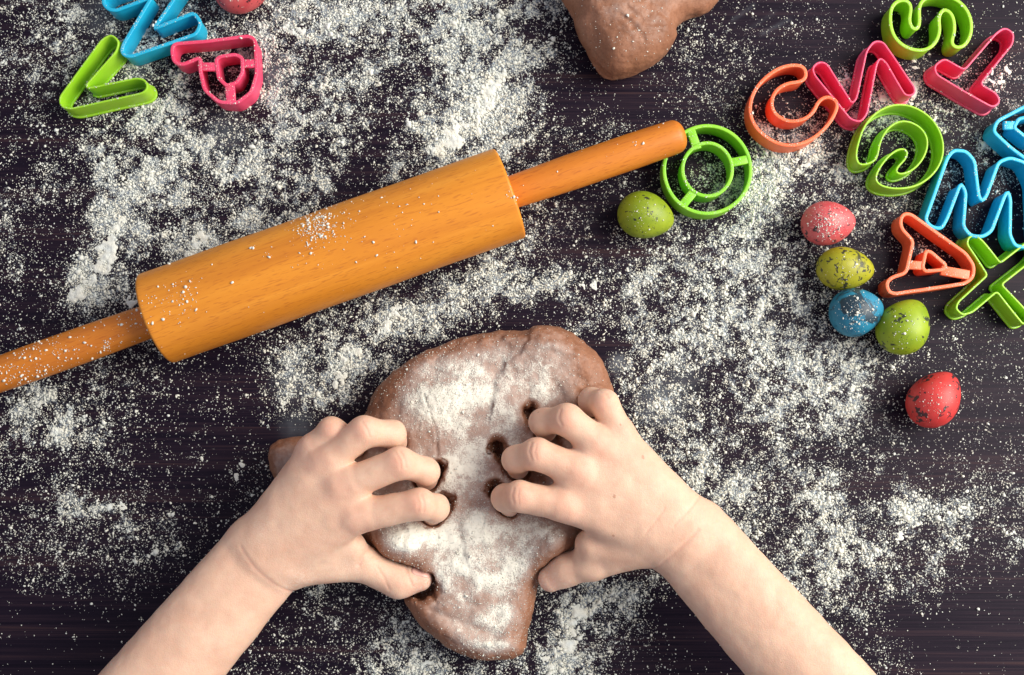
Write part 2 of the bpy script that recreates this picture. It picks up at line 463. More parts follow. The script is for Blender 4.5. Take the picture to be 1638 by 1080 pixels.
# ------------------------------------------------------------------ hands
def J(px, py, z): return P(px, py, z)
class Hand:
    def __init__(s, wrist_u, wrist_r, arm_u, arm_r, meta, fingers, thumb, extra, creases, mcp):
        s.prims = []   # (a,b,ra,rb) body
        mm = 0.001
        wu, wr = J(*wrist_u), J(*wrist_r); au, ar = J(*arm_u), J(*arm_r)
        wc = (wu + wr) / 2; ac = (au + ar) / 2
        s.arm = [(wu, au, .0122, .0165), (wr, ar, .0122, .0165), (wc, ac, .0140, .0215)]
        for a, b, ra, rb in meta: s.arm.append((J(*a), J(*b), ra * mm, rb * mm))
        for a, b, ra, rb in extra: s.arm.append((J(*a), J(*b), ra * mm, rb * mm))
        for k in range(3):
            (a, b, ra, rb), (c, d, rc, rd) = meta[k], meta[k + 1]
            mid = (J(*b) + J(*d)) / 2; pip = (J(*fingers[k][1][:3]) + J(*fingers[k + 1][1][:3])) / 2
            s.arm.append(((J(*a) + J(*c)) / 2, mid + .10 * (pip - mid) - np.array([0, 0, .0012]), (ra + rc) / 2 * mm, (rb + rd) / 2 * mm * .90))
        s.bumps = [(J(*q[:3]), (q[3] - .9) * mm) for q in mcp]
        s.fingers = [[(J(*q[:3]), q[3] * mm) for q in ch] for ch in fingers + [thumb]]
        s.creases = [(np.array([J(x, y, z)[:2] for x, y in pl]), wd * mm, dp * mm, zmin * mm) for pl, z, wd, dp, zmin in creases]
        pts = np.vstack([np.vstack([a[:2][0], a[:2][1]]) for a in s.arm] + [np.array([q[0] for q in ch]) for ch in s.fingers])
        s.lo = pts.min(0) - .03; s.hi = pts.max(0) + .03; s.lo[2] = max(s.lo[2], 0.001)
    def fing(s, p):
        out = None
        for i, ch in enumerate(s.fingers):
            d = None
            for (a, ra), (b, rb) in zip(ch[:-1], ch[1:]):
                c = cone(p, a, b, ra, rb); d = c if d is None else smin(d, c, .0035)
            if i < 4:   # fleshy first joint
                (a, ra), (b, rb) = ch[:2]; d = smin(d, cone(p, a + .26 * (b - a), b, rb * 1.10, rb * 1.0), .0012)
            out = d if out is None else smin(out, d, .0012 if i < 4 else .002)
        return out
    def body(s, p):
        out = None
        for a, b, ra, rb in s.arm:
            c = cone(p, a, b, ra, rb); out = c if out is None else smin(out, c, .007)
        for q, r in s.bumps: out = smin(out, cone(p, q, q, r, r), .005)
        return out
    def __call__(s, p): return smin(s.body(p), s.fing(p), .0050)
    def crease(s, p):
        o = np.zeros(len(p))
        for pl, wd, dp, zmin in s.creases:
            dm = np.full(len(p), 1.0)
            for a, b in zip(pl[:-1], pl[1:]):
                ba = b - a; t = np.clip(((p[:, :2] - a) @ ba) / (ba @ ba), 0, 1)
                dm = np.minimum(dm, np.linalg.norm(p[:, :2] - a - t[:, None] * ba, axis=1))
            o = np.maximum(o, dp * np.exp(-(dm / wd) ** 2) * (p[:, 2] > zmin))
        return o
    def fine(s, p): return s(p) + s.crease(p) + (fbm(p, 9, 2, 41) - .5) * .0009

LEFT = Hand((399, 867, 44), (449, 909, 42), (80, 1245, 62), (130, 1287, 60),
    meta=[((450, 905, 44), (569, 827, 55), 11, 8.1), ((435, 893, 46), (544, 779, 57), 11.5, 7.9),
          ((418, 880, 46), (519, 741, 56), 11.5, 7.5), ((408, 868, 44), (499, 722, 51), 11.5, 7.1)],
    fingers=[[(569, 827, 55, 7.3), (670, 806, 58, 7.6), (696, 813, 48, 6.8), (690, 824, 27, 6.0)],
             [(544, 779, 57, 7.3), (638, 741, 60.5, 7.8), (681, 754, 51, 6.8), (682, 767, 29, 6.1)],
             [(519, 741, 56, 7.1), (583, 691, 60.5, 7.7), (628, 694, 52, 6.6), (634, 708, 30, 5.9)],
             [(499, 722, 51, 6.7), (531, 690, 55, 7.0), (558, 702, 44, 6.1), (568, 716, 28, 5.4)]],
    thumb=[(480, 905, 42, 10.5), (575, 900, 33, 9.6), (638, 930, 28, 8.6), (672, 926, 26, 6.8)],
    extra=[((450, 900, 44), (560, 876, 41), 10, 8.5), ((470, 880, 36), (540, 800, 42), 11, 9)],
    creases=[([(392, 872), (415, 905), (440, 930), (470, 952)], 50, 1.0, .28, 25), ([(640, 722), (648, 735), (650, 748)], 66, .7, .32, 50), ([(633, 724), (641, 737), (642, 750)], 66, .6, .2, 50), ([(580, 676), (588, 687), (592, 699)], 66, .7, .30, 50), ([(674, 792), (679, 804), (678, 817)], 63, .7, .32, 50), ([(667, 793), (671, 805), (670, 818)], 63, .6, .2, 50),
             ([(645, 903), (649, 920), (657, 940)], 42, .8, .5, 20), ([(600, 905), (612, 925), (620, 946)], 44, .7, .25, 20), ([(585, 880), (572, 905)], 48, 1.0, .4, 20)],
    mcp=[(571, 827, 57.3, 5.8), (545, 778, 59.3, 5.6), (518, 737, 58, 5.4), (494, 718, 52, 5.2)])
RIGHT = Hand((1125, 838, 44), (1075, 882, 42), (1485, 1245, 62), (1435, 1289, 60),
    meta=[((1080, 878, 44), (906, 809, 55), 11, 8.1), ((1090, 866, 46), (930, 757, 57), 11.5, 7.9),
          ((1106, 855, 46), (960, 713, 56), 11.5, 7.5), ((1116, 845, 44), (994, 700, 51), 11.5, 7.1)],
    fingers=[[(906, 809, 55, 7.3), (832, 794, 58, 7.6), (809, 797, 48, 6.9), (815, 808, 27, 6.0)],
             [(930, 757, 57, 7.3), (860, 726, 60.5, 7.8), (825, 735, 51, 6.8), (828, 748, 29, 6.1)],
             [(960, 713, 56, 7.1), (907, 671, 60.5, 7.7), (868, 675, 51, 6.6), (873, 690, 29, 5.9)],
             [(994, 700, 51, 6.7), (967, 646, 55, 7.0), (946, 641, 46, 6.4), (948, 652, 28, 5.4)]],
    thumb=[(1020, 876, 42, 10.5), (946, 899, 34, 9.6), (906, 912, 29, 8.4), (881, 926, 26, 6.9)],
    extra=[((1070, 872, 44), (945, 872, 41), 10, 8.5), ((1050, 850, 36), (945, 790, 42), 11, 9)],
    creases=[([(1045, 916), (1065, 893), (1090, 868), (1112, 846)], 52, 1.0, .32, 25), ([(1030, 855), (1048, 832), (1062, 812)], 58, .7, .18, 40), ([(1075, 840), (1095, 820), (1120, 796)], 56, .8, .25, 40), ([(850, 709), (846, 722), (850, 735)], 66, .7, .32, 50), ([(858, 711), (855, 723), (858, 736)], 66, .6, .2, 50), ([(897, 656), (893, 669), (898, 680)], 66, .7, .30, 50), ([(822, 781), (819, 793), (822, 805)], 63, .7, .32, 50), ([(830, 781), (828, 793), (830, 806)], 63, .6, .2, 50),
             ([(960, 627), (968, 630), (972, 636)], 60, .5, .3, 45), ([(925, 872), (915, 890), (918, 905)], 44, .9, .15, 20), ([(935, 880), (928, 896)], 44, .8, .12, 20)],
    mcp=[(906, 809, 57.3, 5.8), (930, 755, 59.3, 5.6), (960, 711, 58, 5.4), (996, 697, 52, 5.2)])

person = empty('person', label="child's two bare forearms and hands kneading the floured brown dough", category='person')
person.location = (0, -0.26, 0)
def build_hand(h, label, dust_pts):
    V, F = sdf_mesh(h, h.lo, h.hi, .0013, 1, h.fine)
    me = mesh_np('arm', V - np.array(person.location), F)
    red = np.zeros(len(V))
    for q, r in h.bumps: red = np.maximum(red, .8 * np.exp(-(((V - q) ** 2).sum(1)) / .0085 ** 2))
    for ch in h.fingers[:4]:
        red = np.maximum(red, .6 * np.exp(-(((V - ch[1][0] - np.array([0, 0, ch[1][1]])) ** 2).sum(1)) / .006 ** 2))
        red = np.maximum(red, .5 * np.exp(-(((V - ch[3][0]) ** 2).sum(1)) / .014 ** 2))
    red = np.maximum(red, .55 * np.exp(-(((V - h.fingers[4][3][0]) ** 2).sum(1)) / .012 ** 2))
    red = np.maximum(red, np.clip(h.crease(V) / .0006, 0, 1) * .55)
    attr(me, 'red', red)
    d = np.zeros(len(V)); px, py = PX(V)
    for x, y, r, a in dust_pts: d = np.maximum(d, a * np.exp(-((px - x) ** 2 + (py - y) ** 2) / r ** 2))
    for ch in h.fingers: d = np.maximum(d, .6 * sstep(.040, .028, V[:, 2]) * (np.linalg.norm(V - ch[3][0], axis=1) < .02))
    attr(me, 'dust', d)
    return add('arm', me, M_SKIN, person, label=label)
arm_l = build_hand(LEFT, 'bare forearm and hand whose thumb tucks under the near lobe of the dough', [(480, 935, 35, .5), (420, 840, 30, .25), (560, 920, 60, .25)])
arm_r = build_hand(RIGHT, 'bare forearm and hand with four curled fingers dug into the dough', [(880, 925, 30, .3)])
def build_nail(h, quad, parent):
    n = 9; u = np.linspace(0, 1, n); A, B, C, D = [np.array(q, float) for q in quad]
    g = []
    for a in u:
        for b in u:
            # rounded free edge
            a2, b2 = a, .5 + (b - .5) * (1 - .35 * abs(2 * a - 1) ** 3)
            q = (A * (1 - b2) + B * b2) * (1 - a2) + (D * (1 - b2) + C * b2) * a2
            g.append(q)
    g = np.array(g); p = P(g[:, 0], g[:, 1], 40)
    eye = (p - CAM); eye /= np.linalg.norm(eye, axis=1, keepdims=True); p = p - eye * .012
    for k in range(40): p = p + eye * np.maximum(h(p), 0)[:, None] * .9
    nr = grad(h, p); top = p + nr * .0003; bot = p - nr * .0006
    idx = np.arange(n * n).reshape(n, n); F = np.stack([idx[:-1, :-1], idx[1:, :-1], idx[1:, 1:], idx[:-1, 1:]], -1).reshape(-1, 4)
    rim = np.concatenate([idx[0, :-1], idx[:-1, -1], idx[-1, :0:-1], idx[:0:-1, 0]]); r2 = np.roll(rim, -1)
    S = np.stack([rim, r2, r2 + n * n, rim + n * n], 1)
    me = mesh_np('fingernail', np.vstack([top, bot]) - np.array(person.location), np.vstack([F, F[:, ::-1] + n * n, S]))
    o = add('fingernail', me, M_NAIL, parent); return o
build_nail(LEFT, [(660, 905), (690, 909), (688, 926), (657, 918)], arm_l)

# ------------------------------------------------------------------ dough
def poly_sdf(p, poly):
    d = np.full(len(p), 1e9); s = np.ones(len(p)); n = len(poly)
    for i in range(n):
        a = poly[i]; b = poly[i - 1]; e = b - a; w_ = p - a
        t = np.clip((w_ @ e) / (e @ e), 0, 1); q = w_ - t[:, None] * e
        d = np.minimum(d, (q * q).sum(1))
        c1 = p[:, 1] >= a[1]; c2 = p[:, 1] < b[1]; c3 = e[0] * w_[:, 1] > e[1] * w_[:, 0]
        s = np.where((c1 & c2 & c3) | (~c1 & ~c2 & ~c3), -s, s)
    return s * np.sqrt(d)
def chaikin(pl, it=2, closed=True):
    pl = np.asarray(pl, float)
    for _ in range(it):
        nx = np.roll(pl, -1, 0); pl = np.stack([.75 * pl + .25 * nx, .25 * pl + .75 * nx], 1).reshape(-1, pl.shape[1])
    return pl
def px_poly(pts, z, it=1):
    a = chaikin(np.array(pts, float), it); return P(a[:, 0], a[:, 1], z)[:, :2]
def polyline_d(p, pl):
    dm = np.full(len(p), 1.0)
    for a, b in zip(pl[:-1], pl[1:]):
        ba = b - a; t = np.clip(((p[:, :2] - a) @ ba) / (ba @ ba), 0, 1)
        dm = np.minimum(dm, np.linalg.norm(p[:, :2] - a - t[:, None] * ba, axis=1))
    return dm
class Dough:
    def __init__(s, poly, top, hands, holes, grooves, bumps, zmid=14, edge=.013, seed=0, wr=1.0, folds=()):
        s.folds = [(np.array([P(x, y, 34)[:2] for x, y in pl]), h_ * .001, dc * .001) for pl, h_, dc in folds]
        s.poly = px_poly(poly, zmid); s.top = top; s.hands = hands; s.edge = edge; s.seed = seed; s.wr = wr
        s.holes = [(P(x, y, z0), P(x2, y2, z1), r0 * .001, r1 * .001) for x, y, z0, r0, x2, y2, z1, r1 in holes]
        s.grooves = [(np.array([P(x, y, z)[:2] for x, y in pl]), z, wd * .001, dp * .001) for pl, z, wd, dp in grooves]
        s.bumps = [(P(x, y, 34)[:2], r * .001, a * .001) for x, y, r, a in bumps]
        s.lo = np.array([s.poly[:, 0].min() - .012, s.poly[:, 1].min() - .012, -.004]); s.hi = np.array([s.poly[:, 0].max() + .012, s.poly[:, 1].max() + .012, top * .001 + .022])
    def base(s, p):
        d2 = poly_sdf(p[:, :2], s.poly)
        H = s.top * .001 + (fbm(xyz(p[:, :2]), 50, 2, s.seed) - .5) * .010 + .05 * np.clip(-d2 - .015, 0, .06)
        for c, r, a in s.bumps: H = H + a * np.exp(-((p[:, :2] - c) ** 2).sum(1) / r ** 2)
        e = s.edge; zc = p[:, 2] - H * .5
        q0 = d2 + e; q1 = np.abs(zc) - H * .5 + e
        d = np.sqrt(np.maximum(q0, 0) ** 2 + np.maximum(q1, 0) ** 2) + np.minimum(np.maximum(q0, q1), 0) - e
        return d
    def __call__(s, p):
        d = s.base(p)
        if s.holes:
            near = d < .012; q = p[near]; dn = d[near]; wob = (fbm(q, 4.5, 3, 91) - .5) * .0085
            for a, b, ra, rb in s.holes: dn = smax(dn, -(cone(q, a, b, ra, rb) + wob), .0035)
            d[near] = dn
        for h in s.hands:
            m = (p > h.lo).all(1) & (p < h.hi).all(1) & (d < .01)
            if m.any(): d[m] = smax(d[m], -(h(p[m]) - .0005), .004)
        return d
    def fine(s, p):
        d = s(p)
        for pl, hgt, dec in s.folds:
            dm = np.full(len(p), 1.0); sd = np.ones(len(p))
            for a, b in zip(pl[:-1], pl[1:]):
                ba = b - a; q_ = p[:, :2] - a; t = np.clip((q_ @ ba) / (ba @ ba), 0, 1); e = np.linalg.norm(q_ - t[:, None] * ba, axis=1)
                sd = np.where(e < dm, np.sign(ba[0] * q_[:, 1] - ba[1] * q_[:, 0]), sd); dm = np.minimum(dm, e)
            sg = np.tanh(sd * dm / .0011 + (fbm(p, 4, 2, 33) - .5) * 3)
            d = d - hgt * sg * np.exp(-(dm / dec) ** 1.2) * (p[:, 2] > .012)
        for pl, z, wd, dp in s.grooves:
            g = polyline_d(p, pl); wob = (fbm(p, 6, 2, 77) - .5) * .002
            d = d + (dp * np.exp(-((g + wob) / wd) ** 2) - .25 * dp * np.exp(-((g - 2.4 * wd) / (1.5 * wd)) ** 2)) * (p[:, 2] > .012)
        q = p * np.array([1, 1, 1.6])
        rid = 1 - np.abs(2 * fbm(q, 16, 3, s.seed + 5) - 1)
        d = d - s.wr * ((fbm(p, 8, 3, s.seed + 9) - .5) * .0016 - (rid - .8) * .0016) - (fbm(p, 2.2, 2, s.seed + 13) - .5) * .0005
        return d

MAIN = [(585, 668), (598, 625), (640, 585), (700, 553), (760, 535), (815, 529), (840, 531), (866, 522), (905, 529), (945, 557), (968, 588), (980, 630), (990, 690), (985, 770), (960, 830), (922, 858), (912, 878), (870, 912), (858, 940), (853, 985), (843, 1012), (841, 1042), (812, 1056), (768, 1056), (722, 1038), (684, 1008), (652, 968), (640, 930), (668, 908), (640, 902), (608, 898), (590, 868), (560, 830), (500, 790), (446, 772), (431, 742), (438, 706), (480, 697), (540, 700)]
main = Dough(MAIN, 29, [LEFT, RIGHT],
    holes=[(843, 644, 46, 3.4, 852, 662, 22, 4.5), (850, 660, 46, 4.4, 862, 680, 18, 5), (790, 700, 46, 3.2, 800, 718, 22, 4.5), (800, 718, 46, 4.2, 812, 740, 18, 5), (784, 772, 46, 3.4, 796, 790, 18, 5), (704, 744, 46, 2.8, 698, 755, 20, 5), (716, 799, 46, 3.6, 706, 812, 18, 5), (930, 622, 44, 2, 938, 640, 24, 4.5),
           (925, 680, 44, 4, 880, 700, 34, 7), (900, 775, 42, 4, 840, 762, 30, 6), (692, 950, 42, 5, 662, 935, 12, 9)],
    grooves=[([(678, 632), (686, 655), (697, 690), (699, 730)], 36, .6, .7), ([(690, 655), (672, 668), (668, 684)], 36, .6, .6), ([(697, 680), (712, 665), (722, 640)], 36, .6, .5), ([(665, 650), (680, 660)], 36, .5, .5), ([(690, 975), (730, 995), (790, 1015)], 28, 3, 1.4)],
    folds=[([(852, 518), (846, 545), (832, 565), (808, 582), (797, 602), (790, 640)], 0.96, 7), ([(846, 560), (880, 558), (918, 568)], 0.42, 4), ([(810, 545), (822, 560), (805, 585)], 0.42, 4), ([(640, 830), (655, 850), (650, 880)], 0.60, 5), ([(752, 815), (738, 845), (746, 885)], 0.78, 6), ([(782, 815), (770, 850), (775, 872)], 0.48, 4), ([(700, 590), (740, 610), (752, 650), (735, 680)], 0.36, 6), ([(600, 640), (640, 610), (690, 575)], 0.30, 6), ([(880, 600), (900, 620), (905, 640)], 0.36, 5)],
    bumps=[(635, 868, 17, 13), (890, 868, 15, 13), (720, 640, 20, 4), (760, 860, 20, 3), (450, 735, 14, 2), (770, 1010, 28, -2), (870, 560, 16, 3)], seed=3)
TOPD = [(893, -10), (914, 18), (924, 55), (944, 92), (962, 120), (985, 127), (1032, 112), (1063, 90), (1080, 66), (1077, 46), (1100, 27), (1132, 20), (1152, -2), (1185, -40), (1200, -95), (1130, -160), (1000, -170), (900, -125), (868, -60)]
topd = Dough(TOPD, 27, [], holes=[], grooves=[([(905, 0), (945, 30), (952, 70), (975, 110)], 27, 3.5, 1.20), ([(1000, 20), (1030, 42), (1062, 40)], 30, 1.5, 0.72), ([(1010, 50), (1035, 30)], 30, 1.2, 0.54), ([(1020, 62), (1055, 52)], 30, 1.2, 0.54), ([(990, 30), (1015, 48), (1030, 66)], 30, 1.2, 0.54), ([(1040, 10), (1065, 28)], 30, 1.2, 0.54)],
    bumps=[(1000, 40, 22, 5), (1000, -60, 40, 8)], seed=19, wr=.7)

def build_dough(d, name, label, flour_pts, dark_pts, base_fl):
    V, F = sdf_mesh(d, d.lo, d.hi, .0015, 1, d.fine)
    V[:, 2] = np.maximum(V[:, 2], 0.0004 * 0 - .0005)
    me = mesh_np(name, V, F)
    nr = np.zeros(len(V) * 3, np.float32); me.vertices.foreach_get('normal', nr); nr = nr.reshape(-1, 3)
    px, py = PX(V); f = np.full(len(V), base_fl)
    for x, y, rx, ry, a in flour_pts:
        e = np.exp(-((px - x) / rx) ** 2 - ((py - y) / ry) ** 2); f = f + (a - f) * e if a < 0.05 else np.maximum(f, a * e)
    d2 = poly_sdf(V[:, :2], d.poly) + (fbm(V, 14, 3, 63) - .5) * .012
    f = f * sstep(.2, .85, nr[:, 2]) * (0.25 + 1.5 * fbm(V, 9, 4, 61)) * (.35 + .65 * sstep(-.003, -.014, d2))
    lump = sstep(.55, .95, f) * (.35 + fbm(V, 3.2, 3, 67)) * .0009   # caked flour stands proud and crumbly
    V = V + nr * lump[:, None]; me.vertices.foreach_set('co', np.ascontiguousarray(V, np.float32).ravel()); me.update()
    darken = np.zeros(len(V))
    for x, y, r, a in dark_pts: darken = np.maximum(darken, a * np.exp(-((px - x) ** 2 + (py - y) ** 2) / r ** 2))
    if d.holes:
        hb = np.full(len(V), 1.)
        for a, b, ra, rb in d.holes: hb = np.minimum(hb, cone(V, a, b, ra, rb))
        darken = np.maximum(darken, .9 * sstep(.0025, 0, hb)); f = f * sstep(-.0005, .003, hb)  # holes get the darker brown and lose their flour
    attr(me, 'flour', f); attr(me, 'dark_brown', darken)
    return add(name, me, M_DOUGH, label=label, category='dough')
dough = build_dough(main, 'dough', 'lump of brown dough dusted with flour under the two hands',
    [(700, 640, 75, 60, 1.0), (720, 585, 100, 45, .5), (790, 570, 60, 28, .55), (790, 700, 80, 90, .62), (700, 860, 110, 40, .95), (770, 850, 60, 45, 1.0), (860, 850, 70, 40, .6), (770, 930, 90, 70, .62), (800, 985, 60, 40, .72), (770, 1035, 70, 18, .75), (840, 890, 30, 60, .7), (880, 555, 45, 14, .6),
     (740, 640, 150, 95, .74), (740, 760, 80, 70, .74), (860, 620, 70, 60, .62), (770, 900, 110, 90, .76), (605, 630, 32, 60, .0), (955, 585, 40, 60, .03), (660, 1000, 30, 60, .02), (920, 545, 30, 20, .1)],
    [(600, 645, 22, .9), (925, 612, 14, .4), (690, 940, 22, .9), (455, 735, 26, .5), (690, 990, 40, .3)], .40)
dough2 = build_dough(topd, 'dough', 'smooth lump of brown dough cut off by the top edge of the photo', [(990, 20, 70, 50, .18)], [(920, 70, 30, .25)], .10)

# ------------------------------------------------------------------ rolling pin
def lathe(prof, seg=96):
    prof = np.array(prof); a = np.linspace(0, 2 * np.pi, seg, endpoint=False); n = len(prof)
    V = np.stack([np.repeat(prof[:, 0], seg), (prof[:, 1:2] * np.cos(a)).ravel(), (prof[:, 1:2] * np.sin(a)).ravel()], 1)
    i = np.arange(n * seg).reshape(n, seg); j = np.roll(i, -1, 1)
    F = np.stack([i[:-1], j[:-1], j[1:], i[1:]], -1).reshape(-1, 4)
    return V, F[:, ::-1]
def build_pin():
    rb = .0262
    A = P(250, 510, rb * 1000); B = P(816, 309, rb * 1000); L = np.linalg.norm(B - A)
    root = empty('rolling_pin', label='orange wooden rolling pin with two plain handles lying across the floury table', category='rolling pin')
    root.location = (A + B) / 2; ang = math.atan2(B[1] - A[1], B[0] - A[0]); root.rotation_euler = (0, 0, ang)
    h = L / 2; e = .0016
    prof = [(-h, .0005), (-h, rb - e)] + [(-h + e - e * math.cos(t), rb - e + e * math.sin(t)) for t in np.linspace(.2, 1.57, 6)]
    prof += [(x, rb + .00012 * math.sin(x * 90)) for x in np.linspace(-h + 2 * e, h - 2 * e, 30)]
    prof += [(h - e + e * math.sin(t), rb - e + e * math.cos(t)) for t in np.linspace(0, 1.4, 6)] + [(h, rb - e), (h, .0005)]
    V, F = lathe(prof, 128); V[:, 1:] *= 1 + ((fbm(V, 30, 2, 4) - .5) * .006)[:, None]
    add('roller', outward(mesh_np('roller', V, F)), M_PIN, root)
    for sgn in (1, -1):
        l = .1035; rr = .0096
        pr = [(-.004, rr * .92), (.0, rr * .95), (.012, rr * .99), (l * .35, rr * 1.04), (l * .7, rr * 1.05), (l * .9, rr * 1.01)]
        pr += [(l - .006 + .006 * math.sin(t), rr * .97 - .006 + .0062 * math.cos(t)) for t in np.linspace(.15, 1.57, 8)] + [(l, .0004)]
        xs = np.array(pr); t = np.linspace(0, 1, 60)
        V, F = lathe(pr, 64); V[:, 1:] *= 1 + ((fbm(V + sgn, 18, 2, 8) - .5) * .03)[:, None]
        V[:, 0] += h
        if sgn > 0:   # loose handle sags a touch
            V[:, 1] -= (V[:, 0] - h) * .012
        else: V[:, 0] *= -1; V[:, 1] *= -1
        hm = outward(mesh_np('handle', V, F)); o = add('handle', hm, M_HANDLE, root)
    return root
pin = build_pin()

# ------------------------------------------------------------------ cookie cutters
def offset_loop(pts, off):
    nx = np.roll(pts, -1, 0); pv = np.roll(pts, 1, 0)
    a = pts - pv; b = nx - pts
    a /= np.maximum(np.linalg.norm(a, axis=1, keepdims=True), 1e-9); b /= np.maximum(np.linalg.norm(b, axis=1, keepdims=True), 1e-9)
    na = np.stack([a[:, 1], -a[:, 0]], 1); nb = np.stack([b[:, 1], -b[:, 0]], 1)
    m = na + nb; l = np.linalg.norm(m, axis=1, keepdims=True); m = m / np.maximum(l, 1e-9)
    k = np.clip(1 / np.maximum((m * na).sum(1, keepdims=True), .5), 1, 1.6)
    return pts + m * off * k
def resample(pl, step):
    q = np.vstack([pl, pl[:1]]); d = np.r_[0, np.cumsum(np.linalg.norm(np.diff(q, axis=0), axis=1))]
    n = max(int(d[-1] / step), 12); t = np.linspace(0, d[-1], n, endpoint=False)
    return np.stack([np.interp(t, d, q[:, 0]), np.interp(t, d, q[:, 1])], 1)
def sweep(pl, prof, c):
    """closed path swept with closed profile (offset, z)"""
    n = len(pl); k = len(prof)
    V = np.vstack([np.concatenate([offset_loop(pl, o), np.full((n, 1), z)], 1) for o, z in prof]) - np.array([*c, 0])
    i = np.arange(n * k).reshape(k, n); j = np.roll(i, -1, 1); u = np.roll(i, -1, 0); uj = np.roll(j, -1, 0)
    F = np.stack([i, j, uj, u], -1).reshape(-1, 4)
    return V, F
def rbox_prof(t, z0, z1, r):
    o = []
    for cx, cz, a0 in ((t - r, z0 + r, -90), (t - r, z1 - r, 0), (-t + r, z1 - r, 90), (-t + r, z0 + r, 180)):
        for a in (0, 30, 60, 90): o.append((cx + r * math.cos(R(a0 + a)), cz + r * math.sin(R(a0 + a))))
    return o
def fillet(pts, cut):
    pts = np.array(pts, float); out = []; n = len(pts)
    for i in range(n):
        p, a, b = pts[i], pts[i - 1], pts[(i + 1) % n]
        la, lb = np.linalg.norm(a - p), np.linalg.norm(b - p); ca, cb = min(cut, .5 * la), min(cut, .5 * lb)
        p0 = p + (a - p) / la * ca; p1 = p + (b - p) / lb * cb
        for t in np.linspace(0, 1, 7): out.append((1 - t) ** 2 * p0 + 2 * t * (1 - t) * p + t * t * p1)
    out = np.array(out); keep = np.linalg.norm(out - np.roll(out, 1, 0), axis=1) > 1e-4
    return out[keep]
HC = .0150
def cutter(label, mt, outer, inner=None, bridges=(), rim_up=True, it=7, grp='letter cookie cutters', h=HC):
    zt = h * 1000
    def loop(pts, it_):
        a = chaikin(pts, 3) if it_ == 0 else fillet(pts, it_); w_ = P(a[:, 0], a[:, 1], zt)[:, :2]
        w_ = resample(w_, .0011)
        ar = .5 * np.sum(w_[:, 0] * np.roll(w_[:, 1], -1) - np.roll(w_[:, 0], -1) * w_[:, 1])
        return w_ if ar > 0 else w_[::-1]
    lo = loop(outer, it); c = lo.mean(0)
    root = empty('cookie_cutter', label=label, category='cookie cutter', group=grp); root.location = (c[0], c[1], 0)
    loops = [lo] + ([loop(inner, 0 if it == 0 else 4)] if inner else [])
    for k, l in enumerate(loops):
        wob = (fbm(xyz(l), 25, 2, 3 + k) - .5)[:, None] * .0006; l = l + wob
        nm = 'wall' if k == 0 else 'inner_wall'
        V, F = sweep(l, rbox_prof(.00055, .0002, h - (.0004 if rim_up else 0), .00035), c)
        wo = add(nm, outward(mesh_np(nm, V, F)), mt, root)
        if rim_up: V, F = sweep(l, rbox_prof(.00105, h - .0020, h, .0005), c)
        else: V, F = sweep(l, rbox_prof(.0015, .0001, .0019, .0005), c)
        add('rim', outward(mesh_np('rim', V, F)), mt, root)
    for (x0, y0), (x1, y1), wd in bridges:
        a = P(x0, y0, zt); b = P(x1, y1, zt); d = (b - a)[:2]; L = np.linalg.norm(d); ang = math.atan2(d[1], d[0])
        bm = bmesh.new(); bmesh.ops.create_cube(bm, size=1)
        for v in bm.verts: v.co = Vector((v.co.x * L, v.co.y * wd * .001, v.co.z * .0022))
        bmesh.ops.bevel(bm, geom=bm.edges[:], offset=.0005, segments=2, affect='EDGES', profile=.5)
        me = bpy.data.meshes.new('bridge'); bm.to_mesh(me); bm.free()
        for p_ in me.polygons: p_.use_smooth = True
        o = add('bridge', me, mt, root); m_ = (a + b) / 2
        o.location = (m_[0] - c[0], m_[1] - c[1], h - .0014); o.rotation_euler = (0, 0, ang)
    return root
CUT = []
CUT.append(cutter('lime green letter V cutter lying on its wide rim below the blue letter', M_LIME,
    [(95, 156), (108, 138), (163, 63), (178, 55), (190, 66), (186, 82), (136, 138), (143, 141), (218, 125), (232, 128), (236, 141), (228, 149), (112, 174), (97, 170)], rim_up=False))
CUT.append(cutter('blue letter N cutter at the top left, above the lime V', M_BLUE,
    [(163, 0), (170, 13), (184, 17), (243, -6), (196, 72), (194, 85), (207, 91), (314, 54), (321, 36), (310, 20), (245, 46), (291, -20), (286, -36), (270, -40), (176, -10)]))
CUT.append(cutter('pink letter P cutter beside the blue letter at the top left', M_PINK,
    [(274, 80), (278, 70), (330, 66), (398, 57), (408, 64), (409, 90), (410, 118), (401, 148), (378, 165), (350, 163), (327, 143), (320, 112), (320, 93), (316, 93), (290, 104), (277, 99)],
    [(345, 95), (352, 90), (376, 87), (387, 92), (388, 115), (378, 132), (362, 137), (349, 125)], [((322, 106), (346, 106), 5), ((386, 101), (408, 101), 5), ((367, 136), (369, 163), 5.5)]))
CUT.append(cutter('coral orange letter C cutter left of the pink N', M_CORAL,
    [(1290, 122), (1286, 107), (1268, 103), (1242, 110), (1214, 133), (1200, 160), (1200, 187), (1213, 210), (1241, 230), (1272, 234), (1302, 222), (1327, 198), (1340, 172), (1337, 160), (1322, 154), (1309, 162), (1301, 181), (1283, 193), (1259, 195), (1238, 182), (1233, 163), (1241, 144), (1259, 133), (1282, 131)], it=0))
CUT.append(cutter('pink letter N cutter standing on flour right of the coral C', M_PINK,
    [(1299, 108), (1310, 99), (1322, 102), (1356, 155), (1363, 166), (1370, 158), (1386, 82), (1398, 66), (1413, 67), (1464, 141), (1463, 151), (1449, 153), (1417, 99), (1407, 92), (1402, 104), (1387, 182), (1377, 195), (1361, 191), (1302, 120)], rim_up=False))
